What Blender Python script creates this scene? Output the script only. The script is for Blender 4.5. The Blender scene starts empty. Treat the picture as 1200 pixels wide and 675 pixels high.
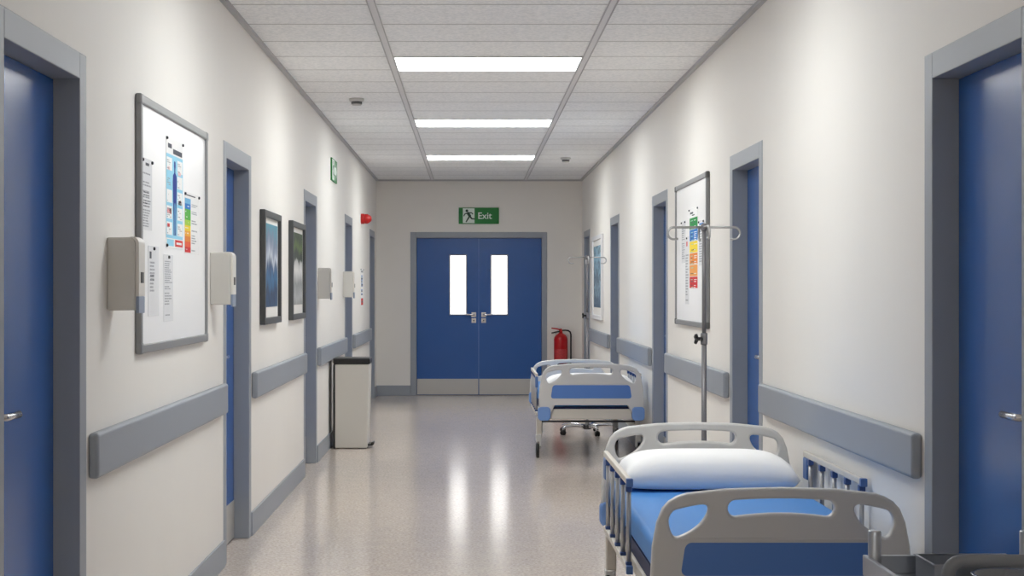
import bpy, bmesh, math, random
from mathutils import Vector, Matrix
random.seed(7)
PI = math.pi
SC = bpy.context.scene
COL = SC.collection

# ------------------------------------------------------------------ helpers
def new_bm(): return bmesh.new()

def box(bm, x0, x1, y0, y1, z0, z1, mi=0):
    vs = [bm.verts.new(p) for p in ((x0,y0,z0),(x1,y0,z0),(x1,y1,z0),(x0,y1,z0),(x0,y0,z1),(x1,y0,z1),(x1,y1,z1),(x0,y1,z1))]
    for f in ((0,3,2,1),(4,5,6,7),(0,1,5,4),(1,2,6,5),(2,3,7,6),(3,0,4,7)):
        fc = bm.faces.new([vs[i] for i in f]); fc.material_index = mi
    return vs

def frame_axes(t):
    t = t.normalized()
    a = Vector((0,0,1)) if abs(t.z) < 0.9 else Vector((1,0,0))
    u = t.cross(a).normalized(); v = t.cross(u).normalized()
    return u, v

def tube(bm, pts, r, seg=12, mi=0, cap=True):
    """swept round tube; r may be a list"""
    pts = [Vector(p) for p in pts]; n = len(pts)
    rs = r if isinstance(r, (list, tuple)) else [r]*n
    rings = []; u = None
    for i, p in enumerate(pts):
        t = (pts[min(i+1,n-1)] - pts[max(i-1,0)]).normalized()
        if u is None: u, v = frame_axes(t)
        else:
            u = (u - t*u.dot(t)).normalized(); v = t.cross(u).normalized()
        rings.append([bm.verts.new(p + (u*math.cos(2*PI*k/seg) + v*math.sin(2*PI*k/seg))*rs[i]) for k in range(seg)])
    for a, b in zip(rings[:-1], rings[1:]):
        for k in range(seg):
            f = bm.faces.new((a[k], a[(k+1)%seg], b[(k+1)%seg], b[k])); f.smooth = True; f.material_index = mi
    if cap:
        f = bm.faces.new(rings[0][::-1]); f.material_index = mi
        f = bm.faces.new(rings[-1]); f.material_index = mi

def lathe(bm, prof, seg=24, mat=Matrix(), mi=0):
    """prof: list of (radius, height) about local z"""
    rings = []
    for r, h in prof:
        if r < 1e-5: rings.append([bm.verts.new(mat @ Vector((0,0,h)))])
        else: rings.append([bm.verts.new(mat @ Vector((r*math.cos(2*PI*k/seg), r*math.sin(2*PI*k/seg), h))) for k in range(seg)])
    for a, b in zip(rings[:-1], rings[1:]):
        for k in range(seg):
            k2 = (k+1) % seg
            if len(a) == 1 and len(b) == 1: continue
            if len(a) == 1: f = bm.faces.new((a[0], b[k2], b[k]))
            elif len(b) == 1: f = bm.faces.new((a[k], a[k2], b[0]))
            else: f = bm.faces.new((a[k], a[k2], b[k2], b[k]))
            f.smooth = True; f.material_index = mi
    for rg, rev in ((rings[0], True), (rings[-1], False)):
        if len(rg) > 1:
            f = bm.faces.new(rg[::-1] if rev else rg); f.material_index = mi

def prism(bm, pts, fn, d0, d1, mi=0):
    """closed 2D polygon pts swept between depth d0 and d1; fn(u,v,d)->xyz"""
    a = [bm.verts.new(fn(u, v, d0)) for u, v in pts]
    b = [bm.verts.new(fn(u, v, d1)) for u, v in pts]
    n = len(pts); fs = [bm.faces.new(a), bm.faces.new(b[::-1])]
    for k in range(n): fs.append(bm.faces.new((a[k], b[k], b[(k+1)%n], a[(k+1)%n])))
    for f in fs: f.material_index = mi

def obj(name, bm, mats, parent=None, bevel=0, bseg=2, loc=(0,0,0), rot=(0,0,0)):
    bmesh.ops.recalc_face_normals(bm, faces=bm.faces)
    me = bpy.data.meshes.new(name); bm.to_mesh(me); bm.free()
    for m in (mats if isinstance(mats, (list, tuple)) else [mats]): me.materials.append(m)
    o = bpy.data.objects.new(name, me); COL.objects.link(o)
    o.location = loc; o.rotation_euler = rot
    if parent: o.parent = parent
    if bevel:
        b = o.modifiers.new('bevel', 'BEVEL'); b.width = bevel; b.segments = bseg; b.limit_method = 'ANGLE'; b.angle_limit = math.radians(40)
    return o

def curve_outline(name, outlines, thick, mat, parent=None, edge=0.006, loc=(0,0,0), rot=(0,0,0)):
    """2D outlines (first outer, rest holes) in local x/z extruded along y, rounded rims"""
    cu = bpy.data.curves.new(name+'_c', 'CURVE'); cu.dimensions = '2D'; cu.fill_mode = 'BOTH'
    cu.extrude = max(thick/2 - edge, 0.0); cu.bevel_depth = edge; cu.bevel_resolution = 2; cu.offset = -edge
    for pts in outlines:
        s = cu.splines.new('POLY'); s.points.add(len(pts)-1); s.use_cyclic_u = True
        for p, (u, v) in zip(s.points, pts): p.co = (u, v, 0, 1)
    tmp = bpy.data.objects.new(name+'_t', cu); COL.objects.link(tmp)
    bpy.context.view_layer.update()
    me = bpy.data.meshes.new_from_object(tmp.evaluated_get(bpy.context.evaluated_depsgraph_get()))
    bpy.data.objects.remove(tmp); bpy.data.curves.remove(cu)
    me.transform(Matrix.Rotation(PI/2, 4, 'X'))
    me.name = name; me.materials.clear(); me.materials.append(mat)
    o = bpy.data.objects.new(name, me); COL.objects.link(o); o.location = loc; o.rotation_euler = rot
    if parent: o.parent = parent
    return o

def text_mesh(name, body, size, mat, parent, loc, extrude=0.0008, rot=(PI/2,0,0)):
    cu = bpy.data.curves.new(name+'_c', 'FONT'); cu.body = body; cu.size = size; cu.extrude = extrude; cu.offset = 0.0015
    tmp = bpy.data.objects.new(name+'_t', cu); COL.objects.link(tmp); bpy.context.view_layer.update()
    me = bpy.data.meshes.new_from_object(tmp.evaluated_get(bpy.context.evaluated_depsgraph_get()))
    bpy.data.objects.remove(tmp); bpy.data.curves.remove(cu)
    me.name = name; me.materials.clear(); me.materials.append(mat)
    o = bpy.data.objects.new(name, me); COL.objects.link(o); o.parent = parent; o.location = loc; o.rotation_euler = rot
    return o

def smooth(pts, n=4):
    """closed Catmull-Rom through pts"""
    out = []; m = len(pts)
    for i in range(m):
        p0, p1, p2, p3 = (Vector(pts[(i+k-1) % m]) for k in range(4))
        for k in range(n):
            t = k/n
            q = 0.5*((2*p1) + (p2-p0)*t + (2*p0-5*p1+4*p2-p3)*t*t + (3*p1-p0-3*p2+p3)*t**3)
            out.append((q.x, q.y))
    return out

def rrect(x0, x1, z0, z1, r, n=5):
    out = []
    for cx, cz, a in ((x1-r, z0+r, -90), (x1-r, z1-r, 0), (x0+r, z1-r, 90), (x0+r, z0+r, 180)):
        for k in range(n+1):
            t = math.radians(a + 90*k/n); out.append((cx + r*math.cos(t), cz + r*math.sin(t)))
    return out

def tag(o, label=None, cat=None, group=None, kind=None):
    if label: o['label'] = label
    if cat: o['category'] = cat
    if group: o['group'] = group
    if kind: o['kind'] = kind
    return o

def empty(name, loc, rz=0.0, label=None, cat=None, group=None, kind=None):
    e = bpy.data.objects.new(name, None); COL.objects.link(e); e.empty_display_size = 0.1
    e.location = loc; e.rotation_euler = (0, 0, rz)
    return tag(e, label, cat, group, kind)

# ------------------------------------------------------------------ materials
def mat(name, rgb, rough=0.5, metal=0.0, coat=0.0, emit=0.0, bump=0.0, bscale=200, var=0.0, vscale=8, spec=0.5, ior=None):
    m = bpy.data.materials.new(name); m.use_nodes = True
    nt = m.node_tree; b = nt.nodes['Principled BSDF']
    b.inputs['Base Color'].default_value = (*rgb, 1); b.inputs['Roughness'].default_value = rough
    b.inputs['Metallic'].default_value = metal; b.inputs['Coat Weight'].default_value = coat
    b.inputs['Specular IOR Level'].default_value = spec
    if emit:
        b.inputs['Emission Color'].default_value = (*rgb, 1); b.inputs['Emission Strength'].default_value = emit
    tc = nt.nodes.new('ShaderNodeTexCoord')
    if var:
        n = nt.nodes.new('ShaderNodeTexNoise'); n.inputs['Scale'].default_value = vscale; n.inputs['Detail'].default_value = 4
        mx = nt.nodes.new('ShaderNodeMix'); mx.data_type = 'RGBA'
        mx.inputs[6].default_value = (*[c*(1-var) for c in rgb], 1); mx.inputs[7].default_value = (*[min(1, c*(1+var)) for c in rgb], 1)
        nt.links.new(tc.outputs['Object'], n.inputs['Vector']); nt.links.new(n.outputs['Fac'], mx.inputs[0])
        nt.links.new(mx.outputs[2], b.inputs['Base Color'])
    if bump:
        n2 = nt.nodes.new('ShaderNodeTexNoise'); n2.inputs['Scale'].default_value = bscale; n2.inputs['Detail'].default_value = 3
        bp = nt.nodes.new('ShaderNodeBump'); bp.inputs['Strength'].default_value = bump; bp.inputs['Distance'].default_value = 0.002
        nt.links.new(tc.outputs['Object'], n2.inputs['Vector']); nt.links.new(n2.outputs['Fac'], bp.inputs['Height']); nt.links.new(bp.outputs['Normal'], b.inputs['Normal'])
    return m

def S(r, g, b):
    f = lambda c: (c/255/12.92) if c/255 <= 0.04045 else ((c/255+0.055)/1.055)**2.4
    return (f(r), f(g), f(b))

M = {}
M['wall']   = mat('painted_wall', S(234,231,226), 0.6, bump=0.05, bscale=90, var=0.015, vscale=3)
M['trim']   = mat('grey_trim_paint', S(151,157,166), 0.42, var=0.02, vscale=6)
M['rail']   = mat('grey_vinyl_rail', S(148,154,163), 0.45, bump=0.04, bscale=300)
M['door']   = mat('blue_door_laminate', S(31,90,164), 0.25, var=0.03, vscale=2, bump=0.02, bscale=60)
M['doorend']= M['door']
M['steel']  = mat('brushed_steel', S(185,185,185), 0.38, 0.9, bump=0.03, bscale=400)
M['kick']   = mat('kick_plate_steel', S(190,188,185), 0.45, 0.55, bump=0.03, bscale=300)
M['chrome'] = mat('chrome', S(205,205,208), 0.18, 1.0)
M['alu']    = mat('aluminium', S(178,178,180), 0.35, 0.8)
M['grey_frame'] = mat('grey_board_frame', S(140,141,143), 0.4, 0.2)
M['dark_frame'] = mat('charcoal_picture_frame', S(70,72,74), 0.45)
M['black_edge'] = mat('black_edge', S(26,26,28), 0.4)
M['board']  = mat('whiteboard_enamel', S(251,251,252), 0.3)
M['mount']  = mat('picture_mount_card', S(232,230,226), 0.8)
M['paper']  = mat('paper', S(238,238,238), 0.85)
M['papergrey']= mat('grey_paper', S(224,225,228), 0.85)
M['ink']    = mat('grey_ink', S(158,160,166), 0.9)
M['inkdark']= mat('dark_ink', S(90,92,100), 0.9)
M['pin']    = mat('dark_pin', S(28,30,44), 0.4)
for n, c in dict(p_sky=(150,208,232), p_blue=(38,84,176), p_navy=(28,52,140), p_pink=(232,196,196), p_red=(208,52,52), p_cyan=(110,176,218),
                 p_green=(86,176,72), p_dgreen=(30,140,70), p_lime=(164,206,76), p_yellow=(240,212,52), p_amber=(240,172,52), p_orange=(226,134,52),
                 p_orange2=(232,160,84), p_redor=(226,92,54), p_crimson=(206,40,44), p_bl2=(38,120,196)).items():
    M[n] = mat('print_'+n[2:], S(*c), 0.8)
M['disp']   = mat('dispenser_plastic', S(226,222,215), 0.35)
M['disp_side'] = mat('dispenser_side_plastic', S(205,203,198), 0.4)
M['drip']   = mat('blue_grey_plastic', S(140,152,172), 0.35)
M['black']  = mat('black_plastic', S(24,24,25), 0.35)
M['rubber'] = mat('black_rubber', S(30,30,31), 0.6)
M['bedp']   = mat('bed_grey_plastic', S(202,201,199), 0.38)
M['bedm']   = mat('bed_cream_metal', S(206,200,190), 0.4)
M['bedblue']= mat('bed_blue_plastic', S(78,112,166), 0.4)
M['bumper'] = mat('bed_pale_blue_plastic', S(112,148,204), 0.4)
M['deckshade'] = mat('navy_deck_shade', S(20,32,78), 0.6)  # dark navy paints the shade seen in the gap below the end boards
M['socket'] = mat('bed_navy_plastic', S(50,76,128), 0.4)
M['bedpanel'] = mat('bed_blue_panel', S(82,124,192), 0.45)
M['mattress']= mat('blue_mattress_cover', S(66,134,206), 0.55, bump=0.06, bscale=60)
M['pillow'] = mat('white_pillow_cotton', S(246,246,247), 0.85, bump=0.05, bscale=30)
M['red']    = mat('alarm_red_plastic', S(178,18,18), 0.35)
M['extred'] = mat('extinguisher_red', S(190,14,22), 0.3)
M['extlabel']= mat('extinguisher_label', S(196,60,62), 0.5, var=0.45, vscale=45)
M['signgreen'] = mat('sign_green', S(0,118,42), 0.5)
M['signwhite'] = mat('sign_white', S(222,236,226), 0.5)
M['signpale'] = mat('sign_pale_green', S(150,196,172), 0.5)
M['signdark'] = mat('sign_dark_green', S(20,66,44), 0.5)
M['pole']   = mat('drip_stand_grey_steel', S(126,124,128), 0.4, 0.35)
M['cart']   = mat('trolley_grey_steel', S(172,176,184), 0.28, 0.85, var=0.06, vscale=12)
M['carthandle'] = mat('trolley_handle_rubber', S(112,114,120), 0.45)
M['detector'] = mat('detector_plastic', S(200,200,198), 0.5)
M['detdark'] = mat('detector_grey', S(92,92,92), 0.5)
M['binbody'] = mat('bin_cream_metal', S(206,203,196), 0.42)
M['tbar']   = mat('ceiling_runner', S(226,226,228), 0.5)
M['tedge']  = mat('ceiling_wall_angle', S(180,180,183), 0.5)
M['lampbody'] = mat('lamp_body', S(210,210,210), 0.5)
LAMP, WIN = 13.0, 1.45
M['lamp']   = mat('lamp_diffuser', (0.975, 1.0, 0.985), 0.5, emit=LAMP)
M['winlit'] = mat('lit_frosted_glass', (1.0, 1.0, 1.0), 0.3, emit=WIN)

def floor_mat():
    m = bpy.data.materials.new('speckled_vinyl_floor'); m.use_nodes = True
    nt = m.node_tree; b = nt.nodes['Principled BSDF']; L = nt.links.new
    tc = nt.nodes.new('ShaderNodeTexCoord')
    n1 = nt.nodes.new('ShaderNodeTexNoise'); n1.inputs['Scale'].default_value = 60; n1.inputs['Detail'].default_value = 3; n1.inputs['Roughness'].default_value = 0.7
    n2 = nt.nodes.new('ShaderNodeTexNoise'); n2.inputs['Scale'].default_value = 9; n2.inputs['Detail'].default_value = 4
    n3 = nt.nodes.new('ShaderNodeTexVoronoi'); n3.inputs['Scale'].default_value = 60
    for n in (n1, n2, n3): L(tc.outputs['Object'], n.inputs['Vector'])
    r1 = nt.nodes.new('ShaderNodeValToRGB'); e = r1.color_ramp.elements
    e[0].position = 0.36; e[0].color = (*S(190,177,168), 1); e[1].position = 0.64; e[1].color = (*S(228,215,204), 1)
    mid = r1.color_ramp.elements.new(0.5); mid.color = (*S(214,201,190), 1)
    r2 = nt.nodes.new('ShaderNodeValToRGB'); e = r2.color_ramp.elements
    e[0].position = 0.35; e[0].color = (0.93, 0.93, 0.95, 1); e[1].position = 0.65; e[1].color = (1, 1, 1, 1)
    mx = nt.nodes.new('ShaderNodeMix'); mx.data_type = 'RGBA'; mx.blend_type = 'MULTIPLY'; mx.inputs[0].default_value = 1
    L(n1.outputs['Fac'], r1.inputs['Fac']); L(n2.outputs['Fac'], r2.inputs['Fac']); L(r1.outputs['Color'], mx.inputs[6]); L(r2.outputs['Color'], mx.inputs[7])
    L(mx.outputs[2], b.inputs['Base Color'])
    b.inputs['Roughness'].default_value = 0.14; b.inputs['Specular IOR Level'].default_value = 0.5
    bp = nt.nodes.new('ShaderNodeBump'); bp.inputs['Strength'].default_value = 0.04; bp.inputs['Distance'].default_value = 0.001
    L(n1.outputs['Fac'], bp.inputs['Height']); L(bp.outputs['Normal'], b.inputs['Normal'])
    return m
M['floor'] = floor_mat()

TILE, ROW0 = 0.602, 10.22 - 0.301           # a row joint passes at ROW0
def ceil_mat():
    m = bpy.data.materials.new('ceiling_tiles'); m.use_nodes = True
    nt = m.node_tree; b = nt.nodes['Principled BSDF']; L = nt.links.new
    tc = nt.nodes.new('ShaderNodeTexCoord'); sp = nt.nodes.new('ShaderNodeSeparateXYZ'); L(tc.outputs['Object'], sp.inputs[0])
    def mth(op, a, v):
        n = nt.nodes.new('ShaderNodeMath'); n.operation = op
        if isinstance(a, float): n.inputs[0].default_value = a
        else: L(a, n.inputs[0])
        n.inputs[1].default_value = v; return n.outputs[0]
    t = mth('FRACT', mth('DIVIDE', mth('ADD', sp.outputs['Y'], 20*TILE - ROW0), TILE), 0)
    d = mth('ABSOLUTE', mth('SUBTRACT', t, 0.5), 0)
    line = mth('GREATER_THAN', d, 0.5 - 0.018)
    n1 = nt.nodes.new('ShaderNodeTexNoise'); n1.inputs['Scale'].default_value = 55; n1.inputs['Detail'].default_value = 5
    L(tc.outputs['Object'], n1.inputs['Vector'])
    r = nt.nodes.new('ShaderNodeValToRGB'); e = r.color_ramp.elements
    e[0].position = 0.35; e[0].color = (*S(230,233,235), 1); e[1].position = 0.62; e[1].color = (*S(249,250,251), 1)
    L(n1.outputs['Fac'], r.inputs['Fac'])
    mx = nt.nodes.new('ShaderNodeMix'); mx.data_type = 'RGBA'; mx.inputs[7].default_value = (*S(190,190,191), 1)
    L(line, mx.inputs[0]); L(r.outputs['Color'], mx.inputs[6]); L(mx.outputs[2], b.inputs['Base Color'])
    b.inputs['Roughness'].default_value = 0.9
    return m
M['ceiling'] = ceil_mat()

def art_mat(name, stops, sx, sz, dist=0.35, zscale=1.4):
    """vertical colour ramp disturbed by stretched noise, in the sheet's own object space"""
    m = bpy.data.materials.new(name); m.use_nodes = True
    nt = m.node_tree; b = nt.nodes['Principled BSDF']; L = nt.links.new
    tc = nt.nodes.new('ShaderNodeTexCoord'); mp = nt.nodes.new('ShaderNodeMapping'); mp.inputs['Scale'].default_value = (sx, 1, sz)
    L(tc.outputs['Object'], mp.inputs['Vector'])
    n = nt.nodes.new('ShaderNodeTexNoise'); n.inputs['Scale'].default_value = 1; n.inputs['Detail'].default_value = 4; L(mp.outputs[0], n.inputs['Vector'])
    sp = nt.nodes.new('ShaderNodeSeparateXYZ'); L(tc.outputs['Object'], sp.inputs[0])
    a = nt.nodes.new('ShaderNodeMath'); a.operation = 'MULTIPLY_ADD'; L(sp.outputs['Z'], a.inputs[0]); a.inputs[1].default_value = zscale; a.inputs[2].default_value = 0.5 - dist/2
    c = nt.nodes.new('ShaderNodeMath'); c.operation = 'MULTIPLY_ADD'; L(n.outputs['Fac'], c.inputs[0]); c.inputs[1].default_value = dist; L(a.outputs[0], c.inputs[2])
    r = nt.nodes.new('ShaderNodeValToRGB'); el = r.color_ramp.elements
    el[0].position, el[0].color = stops[0][0], (*S(*stops[0][1]), 1); el[1].position, el[1].color = stops[-1][0], (*S(*stops[-1][1]), 1)
    for p, col in stops[1:-1]:
        k = el.new(p); k.color = (*S(*col), 1)
    L(c.outputs[0], r.inputs['Fac']); L(r.outputs['Color'], b.inputs['Base Color']); b.inputs['Roughness'].default_value = 0.5
    return m
M['art_blue'] = art_mat('abstract_blue_print', [(0.0,(10,28,52)),(0.2,(24,70,112)),(0.3,(14,44,80)),(0.42,(40,104,150)),(0.5,(16,60,104)),(0.58,(196,204,214)),(0.64,(150,158,178)),(0.74,(108,124,148)),(0.86,(70,146,166)),(1.0,(44,124,150))], 11, 3.5, 0.5, 1.3)
M['art_green'] = art_mat('abstract_green_print', [(0.0,(96,98,98)),(0.2,(178,180,180)),(0.36,(134,138,138)),(0.5,(226,226,224)),(0.6,(190,192,190)),(0.625,(36,52,30)),(0.70,(18,30,20)),(0.78,(84,108,42)),(0.88,(30,50,26)),(1.0,(70,94,44))], 12, 2.5, 0.3, 1.6)
M['art_poster'] = art_mat('blue_notice_print', [(0.0,(90,126,150)),(0.3,(52,80,108)),(0.42,(140,172,192)),(0.5,(40,60,84)),(0.6,(120,160,184)),(0.72,(150,188,208)),(0.78,(30,44,60)),(0.84,(140,184,208)),(1.0,(96,146,178))], 9, 9, 0.7, 0.7)

# ------------------------------------------------------------------ the setting
XL, XR, YE, YB, H = -1.267, 1.496, 20.97, -3.2, 2.90
DY0, DSTEP, DOUT, DCAS, DH = 4.145, 3.855, 0.99, 0.085, 2.10
ZT = DH + DCAS
door_near = [DY0 + DSTEP*i for i in range(5)]
WT = 0.16

bm = new_bm(); box(bm, XL-WT, XR+WT, YB-WT, YE+WT, -0.1, 0)
tag(obj('floor', bm, M['floor']), 'speckled pinkish beige vinyl corridor floor', 'floor', kind='structure')
bm = new_bm(); box(bm, XL-WT, XR+WT, YB-WT, YE+WT, H, H+0.1)
tag(obj('ceiling', bm, M['ceiling']), 'grey speckled suspended tile ceiling of the corridor', 'ceiling', kind='structure')

def side_wall(name, xa, xb, lab):
    bm = new_bm(); y = YB
    for d in door_near:
        box(bm, xa, xb, y, d, 0, H); box(bm, xa, xb, d, d+DOUT, ZT, H); y = d+DOUT
    box(bm, xa, xb, y, YE, 0, H)
    tag(obj(name, bm, M['wall']), lab, 'wall', kind='structure')
side_wall('wall_left', XL-WT, XL, 'off white wall carrying the two dark framed pictures')
side_wall('wall_right', XR, XR+WT, 'off white wall that the two hospital beds stand along')
EX0, EX1, EZ = -0.808, 1.026, 2.195
bm = new_bm(); box(bm, XL-WT, EX0, YE, YE+WT, 0, H); box(bm, EX1, XR+WT, YE, YE+WT, 0, H); box(bm, EX0, EX1, YE, YE+WT, EZ, H)
tag(obj('wall_end', bm, M['wall']), 'off white end wall around the blue double door', 'wall', kind='structure')
bm = new_bm(); box(bm, XL-WT, XR+WT, YB-WT, YB, 0, H)
tag(obj('wall_back', bm, M['wall']), 'off white wall closing the corridor behind the viewpoint', 'wall', kind='structure')

BH, BT = 0.137, 0.012
def side_base(name, xa, xb, lab):
    bm = new_bm(); y = YB
    for d in door_near: box(bm, xa, xb, y, d-0.001, 0, BH); y = d+DOUT+0.001
    box(bm, xa, xb, y, YE, 0, BH)
    tag(obj(name, bm, M['trim'], bevel=0.003), lab, 'baseboard', kind='structure')
side_base('baseboard_left', XL, XL+BT, 'grey skirting along the wall with the pictures')
side_base('baseboard_right', XR-BT, XR, 'grey skirting along the wall behind the beds')
bm = new_bm(); box(bm, XL+BT, EX0-0.001, YE-BT, YE, 0, BH); box(bm, EX1+0.001, XR-BT, YE-BT, YE, 0, BH)
tag(obj('baseboard_end', bm, M['trim'], bevel=0.003), 'grey skirting either side of the blue double door', 'baseboard', kind='structure')

# ceiling runners and wall angles
TB0, TB1 = -0.490, 0.712
def strip(name, x0, x1, y0, y1, z0, z1, m, lab):
    bm = new_bm(); box(bm, x0, x1, y0, y1, z0, z1)
    return tag(obj(name, bm, m), lab, 'ceiling trim', kind='structure')
def runner(name, xc, lab):
    bm = new_bm(); w = 0.046
    box(bm, xc-w/2, xc+w/2, YB, YE, H-0.004, H, 0)
    box(bm, xc-w/2, xc-w/2+0.006, YB, YE, H-0.010, H-0.004, 1); box(bm, xc+w/2-0.006, xc+w/2, YB, YE, H-0.010, H-0.004, 1)
    tag(obj(name, bm, [M['tbar'], M['tedge']]), lab, 'ceiling trim', kind='structure')
runner('trim_1', TB0-0.022, 'long ceiling runner nearer the wall with the pictures')
runner('trim_2', TB1+0.022, 'long ceiling runner nearer the wall with the beds')
strip('trim_3', XL, XL+0.028, YB, YE, H-0.022, H, M['tedge'], 'grey ceiling edge angle along the wall with the pictures')
strip('trim_4', XR-0.028, XR, YB, YE, H-0.022, H, M['tedge'], 'grey ceiling edge angle along the wall with the beds')
strip('trim_5', XL+0.028, XR-0.028, YE-0.028, YE, H-0.022, H, M['tedge'], 'grey ceiling edge angle above the end wall')

# ------------------------------------------------------------------ doors
def rose_handle(parent, x, z, ydoor, direction, square=False, lever=0.13):
    """lever handle on a leaf whose face is at y=ydoor, front towards -y"""
    bm = new_bm()
    if square: box(bm, x-0.031, x+0.031, ydoor-0.009, ydoor, z-0.031, z+0.031)
    else: lathe(bm, [(0.026,0),(0.026,0.007),(0.023,0.009)], 20, Matrix.Translation((x, ydoor, z)) @ Matrix.Rotation(PI/2, 4, 'X'))
    r = 0.0108
    pts = [(x, ydoor-0.005, z), (x, ydoor-0.040, z)]
    for k in range(1, 5):
        t = k/4*PI/2; pts.append((x + direction*0.014*(1-math.cos(t)), ydoor-0.040-0.014*math.sin(t), z))
    pts.append((x + direction*(lever-0.004), ydoor-0.054, z)); pts.append((x + direction*lever, ydoor-0.053, z))
    tube(bm, pts, [r]*(len(pts)-1)+[r*0.7], 12)
    return obj('door_handle', bm, M['chrome'], parent)

def side_door(i, xw, rz, near, hand, label):
    """hand=-1: the near (handle) side is local -x"""
    d = empty('door_%d' % i, (xw, near + DOUT/2, 0), rz, label, 'door', kind='structure')
    w = DOUT/2; wi = w - DCAS
    bm = new_bm()
    box(bm, -w, -wi, -0.004, 0.13, 0, ZT); box(bm, wi, w, -0.004, 0.13, 0, ZT); box(bm, -wi, wi, -0.004, 0.13, DH, ZT)
    obj('door_frame', bm, M['trim'], d, bevel=0.003)
    bm = new_bm(); box(bm, -wi+0.003, wi-0.003, 0.082, 0.125, 0.006, DH-0.003)
    obj('door_leaf', bm, M['door'], d)
    bm = new_bm(); box(bm, -wi+0.006, wi-0.006, 0.0795, 0.082, 0.01, 0.222)
    obj('kick_plate', bm, M['kick'], d)
    rose_handle(d, hand*(wi-0.12), 1.06, 0.082, -hand)
    return d
LD = ['blue door in the wall before the large whiteboard with the body chart', 'blue door between the large whiteboard and the two dark framed pictures',
      'blue door just past the two dark framed pictures', 'blue door behind the waste bin and the far wall dispenser', 'last blue door on the wall below the red alarm sounder']
RD = ['blue door beside the grey steel trolley', 'blue door between the near bed and the rainbow chart whiteboard', 'blue door just beyond the rainbow chart whiteboard',
      'blue door on the near side of the blue framed poster', 'last blue door on the wall past the blue framed poster, by the fire extinguisher']
for i, y in enumerate(door_near):
    side_door(i+1, XL, PI/2, y, -1, LD[i])
for i, y in enumerate(door_near):
    side_door(i+6, XR, -PI/2, y, 1, RD[i])

XM = 0.109
d = empty('door_11', (XM, YE, 0), 0, 'blue double door with two tall lit glass panels at the corridor end', 'door', kind='structure')
a, b_, ia, ib = EX0-XM, EX1-XM, -0.837, 0.848
bm = new_bm()
box(bm, a, ia, -0.012, 0.13, 0, EZ); box(bm, ib, b_, -0.012, 0.13, 0, EZ); box(bm, ia, ib, -0.012, 0.13, 2.118, EZ)
obj('door_frame', bm, M['trim'], d, bevel=0.003)
for s, xe in ((-1, ia), (1, ib)):
    x0, x1 = sorted((xe - s*0.003, s*0.002)); wx0, wx1 = sorted((s*0.158, s*0.396)); wz0, wz1 = 1.078, 1.895
    y0, y1 = 0.05, 0.095
    bm = new_bm()
    box(bm, x0, wx0, y0, y1, 0.008, 2.114); box(bm, wx1, x1, y0, y1, 0.008, 2.114)
    box(bm, wx0, wx1, y0, y1, 0.008, wz0); box(bm, wx0, wx1, y0, y1, wz1, 2.114)
    leaf = obj('door_leaf', bm, M['doorend'], d)
    bm = new_bm(); t = 0.014
    for q in ((wx0, wx0+t, wz0, wz1), (wx1-t, wx1, wz0, wz1), (wx0+t, wx1-t, wz0, wz0+t), (wx0+t, wx1-t, wz1-t, wz1)): box(bm, q[0], q[1], y0-0.006, y1, q[2], q[3])
    obj('glass_bead', bm, M['grey_frame'], leaf)
    bm = new_bm(); box(bm, wx0+t, wx1-t, y0+0.018, y0+0.026, wz0+t, wz1-t)
    obj('glass_pane', bm, M['winlit'], leaf)
    bm = new_bm(); box(bm, x0+0.004, x1-0.004, y0-0.003, y0, 0.012, 0.222)
    obj('kick_plate', bm, M['kick'], d)
    rose_handle(d, s*0.066, 1.086, y0, s, True, 0.125)
    bm = new_bm(); box(bm, s*0.066-0.031, s*0.066+0.031, y0-0.009, y0, 0.976, 1.038); 
    lathe(bm, [(0.010,0),(0.010,0.006)], 14, Matrix.Translation((s*0.066, y0-0.008, 1.007)) @ Matrix.Rotation(PI/2, 4, 'X'), 1)
    obj('lock_plate', bm, [M['chrome'], M['detdark']], d)
bm = new_bm(); box(bm, -0.004, 0.004, 0.047, 0.05, 0.225, 2.112); obj('meeting_strip', bm, M['bedpanel'], d)

# ------------------------------------------------------------------ ceiling lights and detectors
LAMPS = [-0.61, 6.61, 10.22, 13.83, 17.44]  # the first is an unseen panel added as fill light behind the camera
LL = ['added unseen fill light panel behind the viewpoint', 'ceiling light panel nearest above the near bed and whiteboard', 'widest visible rectangular ceiling light panel, first of the three in view',
      'middle one of the three lit ceiling panels in view', 'last lit ceiling panel before the end wall']
for y, lab in zip(LAMPS, LL):
    t = empty('ceiling_light', ((TB0+TB1)/2, y, H), 0, lab, 'ceiling light', 'lit ceiling panels')
    w, l = (TB1-TB0)/2, TILE/2
    bm = new_bm(); f = 0.008
    for q in ((-w, -w+f, -l, l), (w-f, w, -l, l), (-w+f, w-f, -l, -l+f), (-w+f, w-f, l-f, l)): box(bm, q[0], q[1], q[2], q[3], -0.008, 0)
    obj('light_frame', bm, M['lampbody'], t)
    bm = new_bm(); box(bm, -w+f, w-f, -l+f, l-f, -0.005, -0.001); obj('diffuser', bm, M['lamp'], t)

for x, y, lab in ((-0.883, 12.1, 'round smoke detector on the ceiling nearer the pictures'), (1.066, 17.5, 'round smoke detector on the ceiling further off towards the end wall')):
    t = empty('smoke_detector', (x, y, H), 0, lab, 'smoke detector', 'ceiling smoke detectors')
    bm = new_bm(); lathe(bm, [(0.058,0),(0.058,-0.014),(0.052,-0.022),(0.044,-0.024)], 28); obj('base_plate', bm, M['detector'], t)
    bm = new_bm(); lathe(bm, [(0.043,-0.024),(0.041,-0.044)], 28); obj('sensor_chamber', bm, M['detdark'], t)
    bm = new_bm(); lathe(bm, [(0.041,-0.044),(0.034,-0.052),(0.0,-0.055)], 28); obj('cap', bm, M['detector'], t)

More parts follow.
